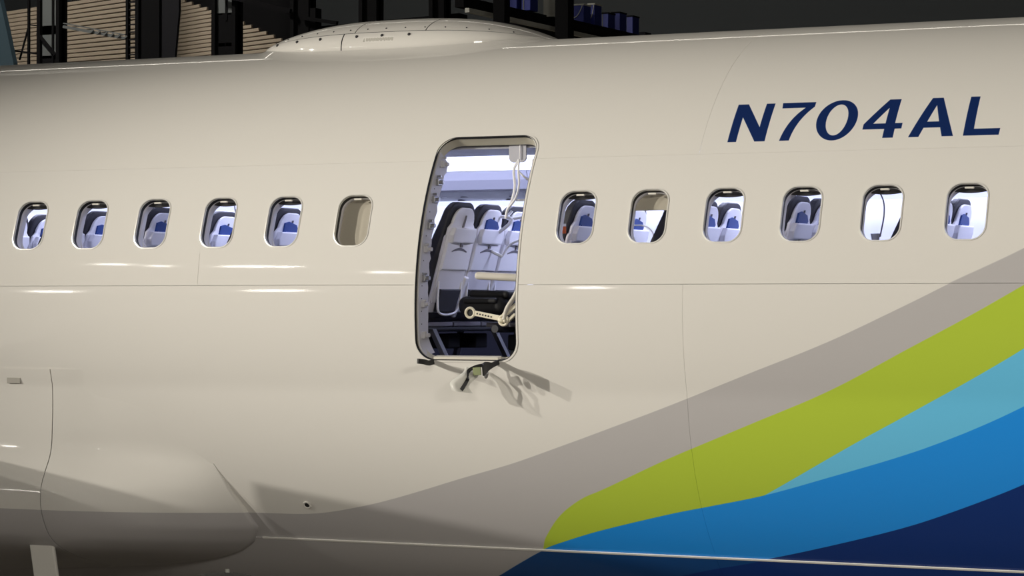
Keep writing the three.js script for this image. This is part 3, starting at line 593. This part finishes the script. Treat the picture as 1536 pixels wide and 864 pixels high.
// ------------------------------------------------------------------ background of the hangar, behind and above the hull
const BY = Y0 - 3.4;
function corrugated(label, x0, x1, yl, yr, n, z, ends) {          // ribs stacked up a wall panel, each rib a piece of its own
  const t = new THREE.Group(); t.name = numbered('corrugated_cladding'); t.userData.kind = 'structure'; t.userData.label = label; scene.add(t);
  mesh('backing', (() => { const sh = new THREE.Shape([[x0, yl(0) - .03], [x1, yr(0) - .03], [x1, yr(n - 1)], [x0, yl(n - 1)]].map((p) => new THREE.Vector2(...p))); return new THREE.ExtrudeGeometry(sh, { depth: .02, bevelEnabled: false }).translate(0, BY, z - .05); })(), M.steel, t);
  for (let k = 0; k < n; k++) { const e = ends ? Math.min(x1, ends(k)) : x1, f = (e - x0) / (x1 - x0); mesh('rib', bar([x0, BY + yl(k), z], [e, BY + lerp(yl(k), yr(k), f), z], (yr(1) - yr(0)) * .78, .07, .012), M.corrugated, t); }
}
corrugated('beige corrugated cladding behind the left steel posts', -21.4, -18.05, (k) => 8.0 + k * .077, (k) => 8.06 + k * .09, 16, -26, null);
corrugated('beige corrugated cladding stepping down beside the middle steel posts', -18.0, -14.55, (k) => 7.92 + k * .072, (k) => 8.10 + k * .085, 18, -26.2, (k) => -14.6 - Math.max(0, k - 2) * .165);
function post(label, x0, x1, pieces, y1 = 12, z = -22) {
  const t = thing('steel_post', label, 'post', [(x0 + x1) / 2, 0, z]), h = (x1 - x0) / 2;
  mesh('flange', box(.07, y1, .25, -h + .035, y1 / 2, 0), M.steel, t); mesh('flange', box(.07, y1, .25, h - .035, y1 / 2, 0), M.steel, t);
  pieces(t, h); return t;
}
const web = (t, a, b, y0, y1, m, n = 'web') => mesh(n, box(b - a, y1 - y0, .1, (a + b) / 2, BY + (y0 + y1) / 2, 0), m, t);
post('open steel post with grey glazing, leftmost of the full-height posts', -17.36, -16.88, (t, h) => { web(t, -h, h, -BY, 7.85, M.steel); web(t, -h, h, 8.22, 8.38, M.steel); web(t, -h, h, 7.8, 12, M.steelGrey, 'glazing'); mesh('mullion', box(.04, 6, .16, .07, 9, 0), M.steel, t); mesh('brace', bar([-h, BY + 8.25, .1], [h * .6, BY + 7.85, .1], .05, .04), M.steel, t); });
post('thick black steel post with a narrow ladder rail on its left', -15.28, -14.78, (t, h) => { web(t, -h, h, -BY, 12, M.steel); mesh('ladder_rail', box(.05, 11, .08, -h - .16, 5.5, .1), M.steel, t); for (let k = 0; k < 14; k++) mesh('ladder_rung', box(.15, .02, .03, -h - .08, BY + 7.4 + k * .13, .1), M.dark, t); mesh('gusset', new THREE.ExtrudeGeometry(new THREE.Shape([[h, 5], [h + .03, 5], [h + .36, BY + 8.5], [h + .36, 12], [h, 12]].map((p) => new THREE.Vector2(...p))), { depth: .06, bevelEnabled: false }), M.dark, t); });
post('black steel post with a bolted block across its middle, left of the radome', -13.72, -13.24, (t, h) => { web(t, -h, h, 7.5, 8.40, M.steel, 'block'); web(t, -h, h, 8.43, 12, M.steelGrey, 'glazing'); mesh('mullion', box(.04, 4, .14, .02, 10, 0), M.steel, t); web(t, -h + .1, -h + .23, 7.86, 7.92, M.pale, 'plate'); web(t, .0, .14, 7.86, 7.92, M.pale, 'plate'); });
post('black steel post with a side bracket just left of the radome top', -12.16, -11.80, (t, h) => { web(t, -h, h, -BY, 12, M.steel); mesh('bracket', box(.12, .45, .2, h + .06, BY + 8.2, 0), M.steel, t); });
post('black steel post rising behind the forward half of the radome', -10.84, -10.5, (t, h) => { web(t, -h, h, -BY, 12, M.steel); });
post('black steel post rising behind the middle of the radome', -9.52, -9.24, (t, h) => { web(t, -h, h, -BY, 12, M.steel); });
{
  const t = tag(mesh('slanted_panel', new THREE.ExtrudeGeometry(new THREE.Shape([[-19.2, 4], [-17.3, 4], [-17.49, Y0 + 4.29], [-17.66, Y0 + 4.94], [-17.79, Y0 + 5.41], [-18.0, 9.8], [-19.2, 9.8]].map((p) => new THREE.Vector2(...p))), { depth: .12, bevelEnabled: false }).translate(0, 0, -21.5), M.wallTeal, scene), 'dark teal slanted metal panel at the far left edge', 'panel');
  const l = thing('pipe_frame', 'thin dark pipe frame standing left of the leftmost full-height post', 'frame', [-17.7, 0, -22]);
  mesh('upright', box(.04, 10, .04, .08, 5, 0), M.steel, l); mesh('diagonal', bar([-.12, BY + 7.8, 0], [.08, BY + 8.4, 0], .025, .025), M.steel, l); mesh('cross_rail', bar([-.3, BY + 7.98, 0], [.32, BY + 7.89, 0], .03, .03), M.steel, l); mesh('cross_rail', bar([.08, BY + 8.42, 0], [.32, BY + 8.385, 0], .02, .02), M.steel, l);
  tag(mesh('truss_chord', merge([bar([-16.8, BY + 8.34, -21.9], [-15.5, BY + 8.08, -21.9], .05, .05), bar([-16.8, BY + 8.40, -21.9], [-15.5, BY + 8.14, -21.9], .02, .03), ...[...Array(6).keys()].map((k) => bar([-16.2 + k * .14, BY + 8.20 - k * .028, -21.85], [-16.13 + k * .14, BY + 8.25 - k * .028, -21.85], .03, .02))]), M.steelGrey, scene), 'thin truss rail sloping across the beige cladding', 'rail');
  tag(mesh('brace_bar', bar([-13.5, BY + 8.72, -21.8], [-12.1, BY + 8.38, -21.8], .07, .07), M.steel, scene), 'dark brace bar sloping down to the bracketed post', 'brace');
  tag(mesh('brace_bar', bar([-11.9, BY + 8.26, -21.8], [-11.2, BY + 8.14, -21.8], .06, .06), M.steel, scene), 'short dark brace bar behind the front tip of the radome', 'brace');
  tag(mesh('girder', bar([-12.1, BY + 7.98, -22.3], [-9.1, BY + 8.09, -22.3], .3, .3), M.steel, scene), 'long black girder just above the radome', 'girder');
  tag(mesh('dark_duct', box(5.2, .5, .5, -17.5, BY + 9.42, -27), M.dark, scene), 'dark duct running above the beige cladding', 'duct');
}
{ // mezzanine running away from us on the right of the radome, with blue crates on it
  const mz = thing('mezzanine', 'dark mezzanine beam and deck running back behind the radome', 'platform', [0, 0, 0]);
  mesh('edge_beam', box(.16, .17, 19, -8.76, Y0 + 4.94, -31), M.steel, mz);
  mesh('light_beam', box(.08, .07, 16, -8.62, Y0 + 4.80, -29.5), M.pale, mz);
  mesh('deck', box(4.6, .06, 16, -10.5, Y0 + 4.9, -32.6), M.steel, mz);
  mesh('stanchion', box(.2, 10, .2, -8.0, 5, -21.5), M.steel, mz);
  mesh('stanchion', box(.24, 9.5, .24, -8.16, 4.75, -24.2), M.steel, mz);
  for (const [x, w, top, bottom, z, label, pale] of [[-8.98, .19, 5.9, 5.06, -24, 'tall blue crate left of the pale panel on the mezzanine', 0], [-8.74, .17, 5.7, 5.04, -24.05, 'narrow blue crate touching the pale panel on the mezzanine', 0],
    [-8.46, .25, 5.27, 4.94, -25.5, 'blue crate with a pale strap just right of the second stanchion', 1], [-8.42, .13, 5.33, 4.94, -26, 'blue crate with a white lid right of the second stanchion', 1],
    [-8.62, .15, 5.28, 4.94, -27, 'small dim blue crate among dark gear on the mezzanine', 0], [-8.85, .17, 5.40, 5.03, -28, 'dim blue crate second from the right end of the mezzanine row', 0], [-9.04, .18, 5.44, 5.03, -29, 'smallest dim blue crate at the right end of the mezzanine row', 0]]) {
    const h = top - bottom, t = thing('blue_crate', label, 'crate', [x, Y0 + bottom, z]);
    mesh('crate_body', box(w, h, .3, 0, h / 2, 0, .012), M.crate, t); mesh('lid', box(w + .02, .03, .32, 0, h, 0, .01), pale ? M.pale : M.steel, t);
    mesh('strap', pale ? tube([[-w * .3, h * .3, .155], [0, h * .4, .16], [w * .3, h * .75, .155], [w * .4, h * .95, .155]], .008, 12, 6) : box(.02, h, .31, -w * .25, h / 2, 0), pale ? M.pale : M.steelGrey, t);
  }
  tag(mesh('pale_panel', box(.3, .8, .03, -8.59, Y0 + 5.4, -24.6), M.pale, scene), 'pale grey panel between the blue crates', 'panel');
  const rg = thing('dark_gear', 'pile of dark machine gear beyond the blue crates', 'gear', [-8.9, Y0 + 4.95, -30]);
  for (let k = 0; k < 6; k++) mesh('gear_box', box(.15 + .2 * rnd(), .15 + .3 * rnd(), .3, -.4 + k * .22, .15, -k * .4, .02), M.dark, rg);
}
{ // ground equipment peeking up under the belly
  const t = thing('equipment_cart', 'dark rounded equipment cart just showing under the belly at the lower left', 'cart', [2.1, 0, 2.6]);
  mesh('cover', (() => { const g = new THREE.SphereGeometry(1, 24, 12, 0, Math.PI * 2, 0, Math.PI / 2); return g.scale(.34, .16, .3).translate(0, Y0 - 1.83, 0); })(), M.black, t);
  mesh('cabinet', box(.66, Y0 - 1.95, .56, 0, (Y0 - 1.95) / 2 + .1, 0, .03), M.steelGrey, t); mesh('knob', cyl(.015, .03, .02, Y0 - 1.665, 0), M.pale, t);
  for (const [a, b] of [[-.25, -.2], [.25, -.2], [-.25, .2], [.25, .2]]) mesh('wheel', cyl(.09, .05, a, .09, b, 'z'), M.black, t);
}
renderer.render(scene, camera);
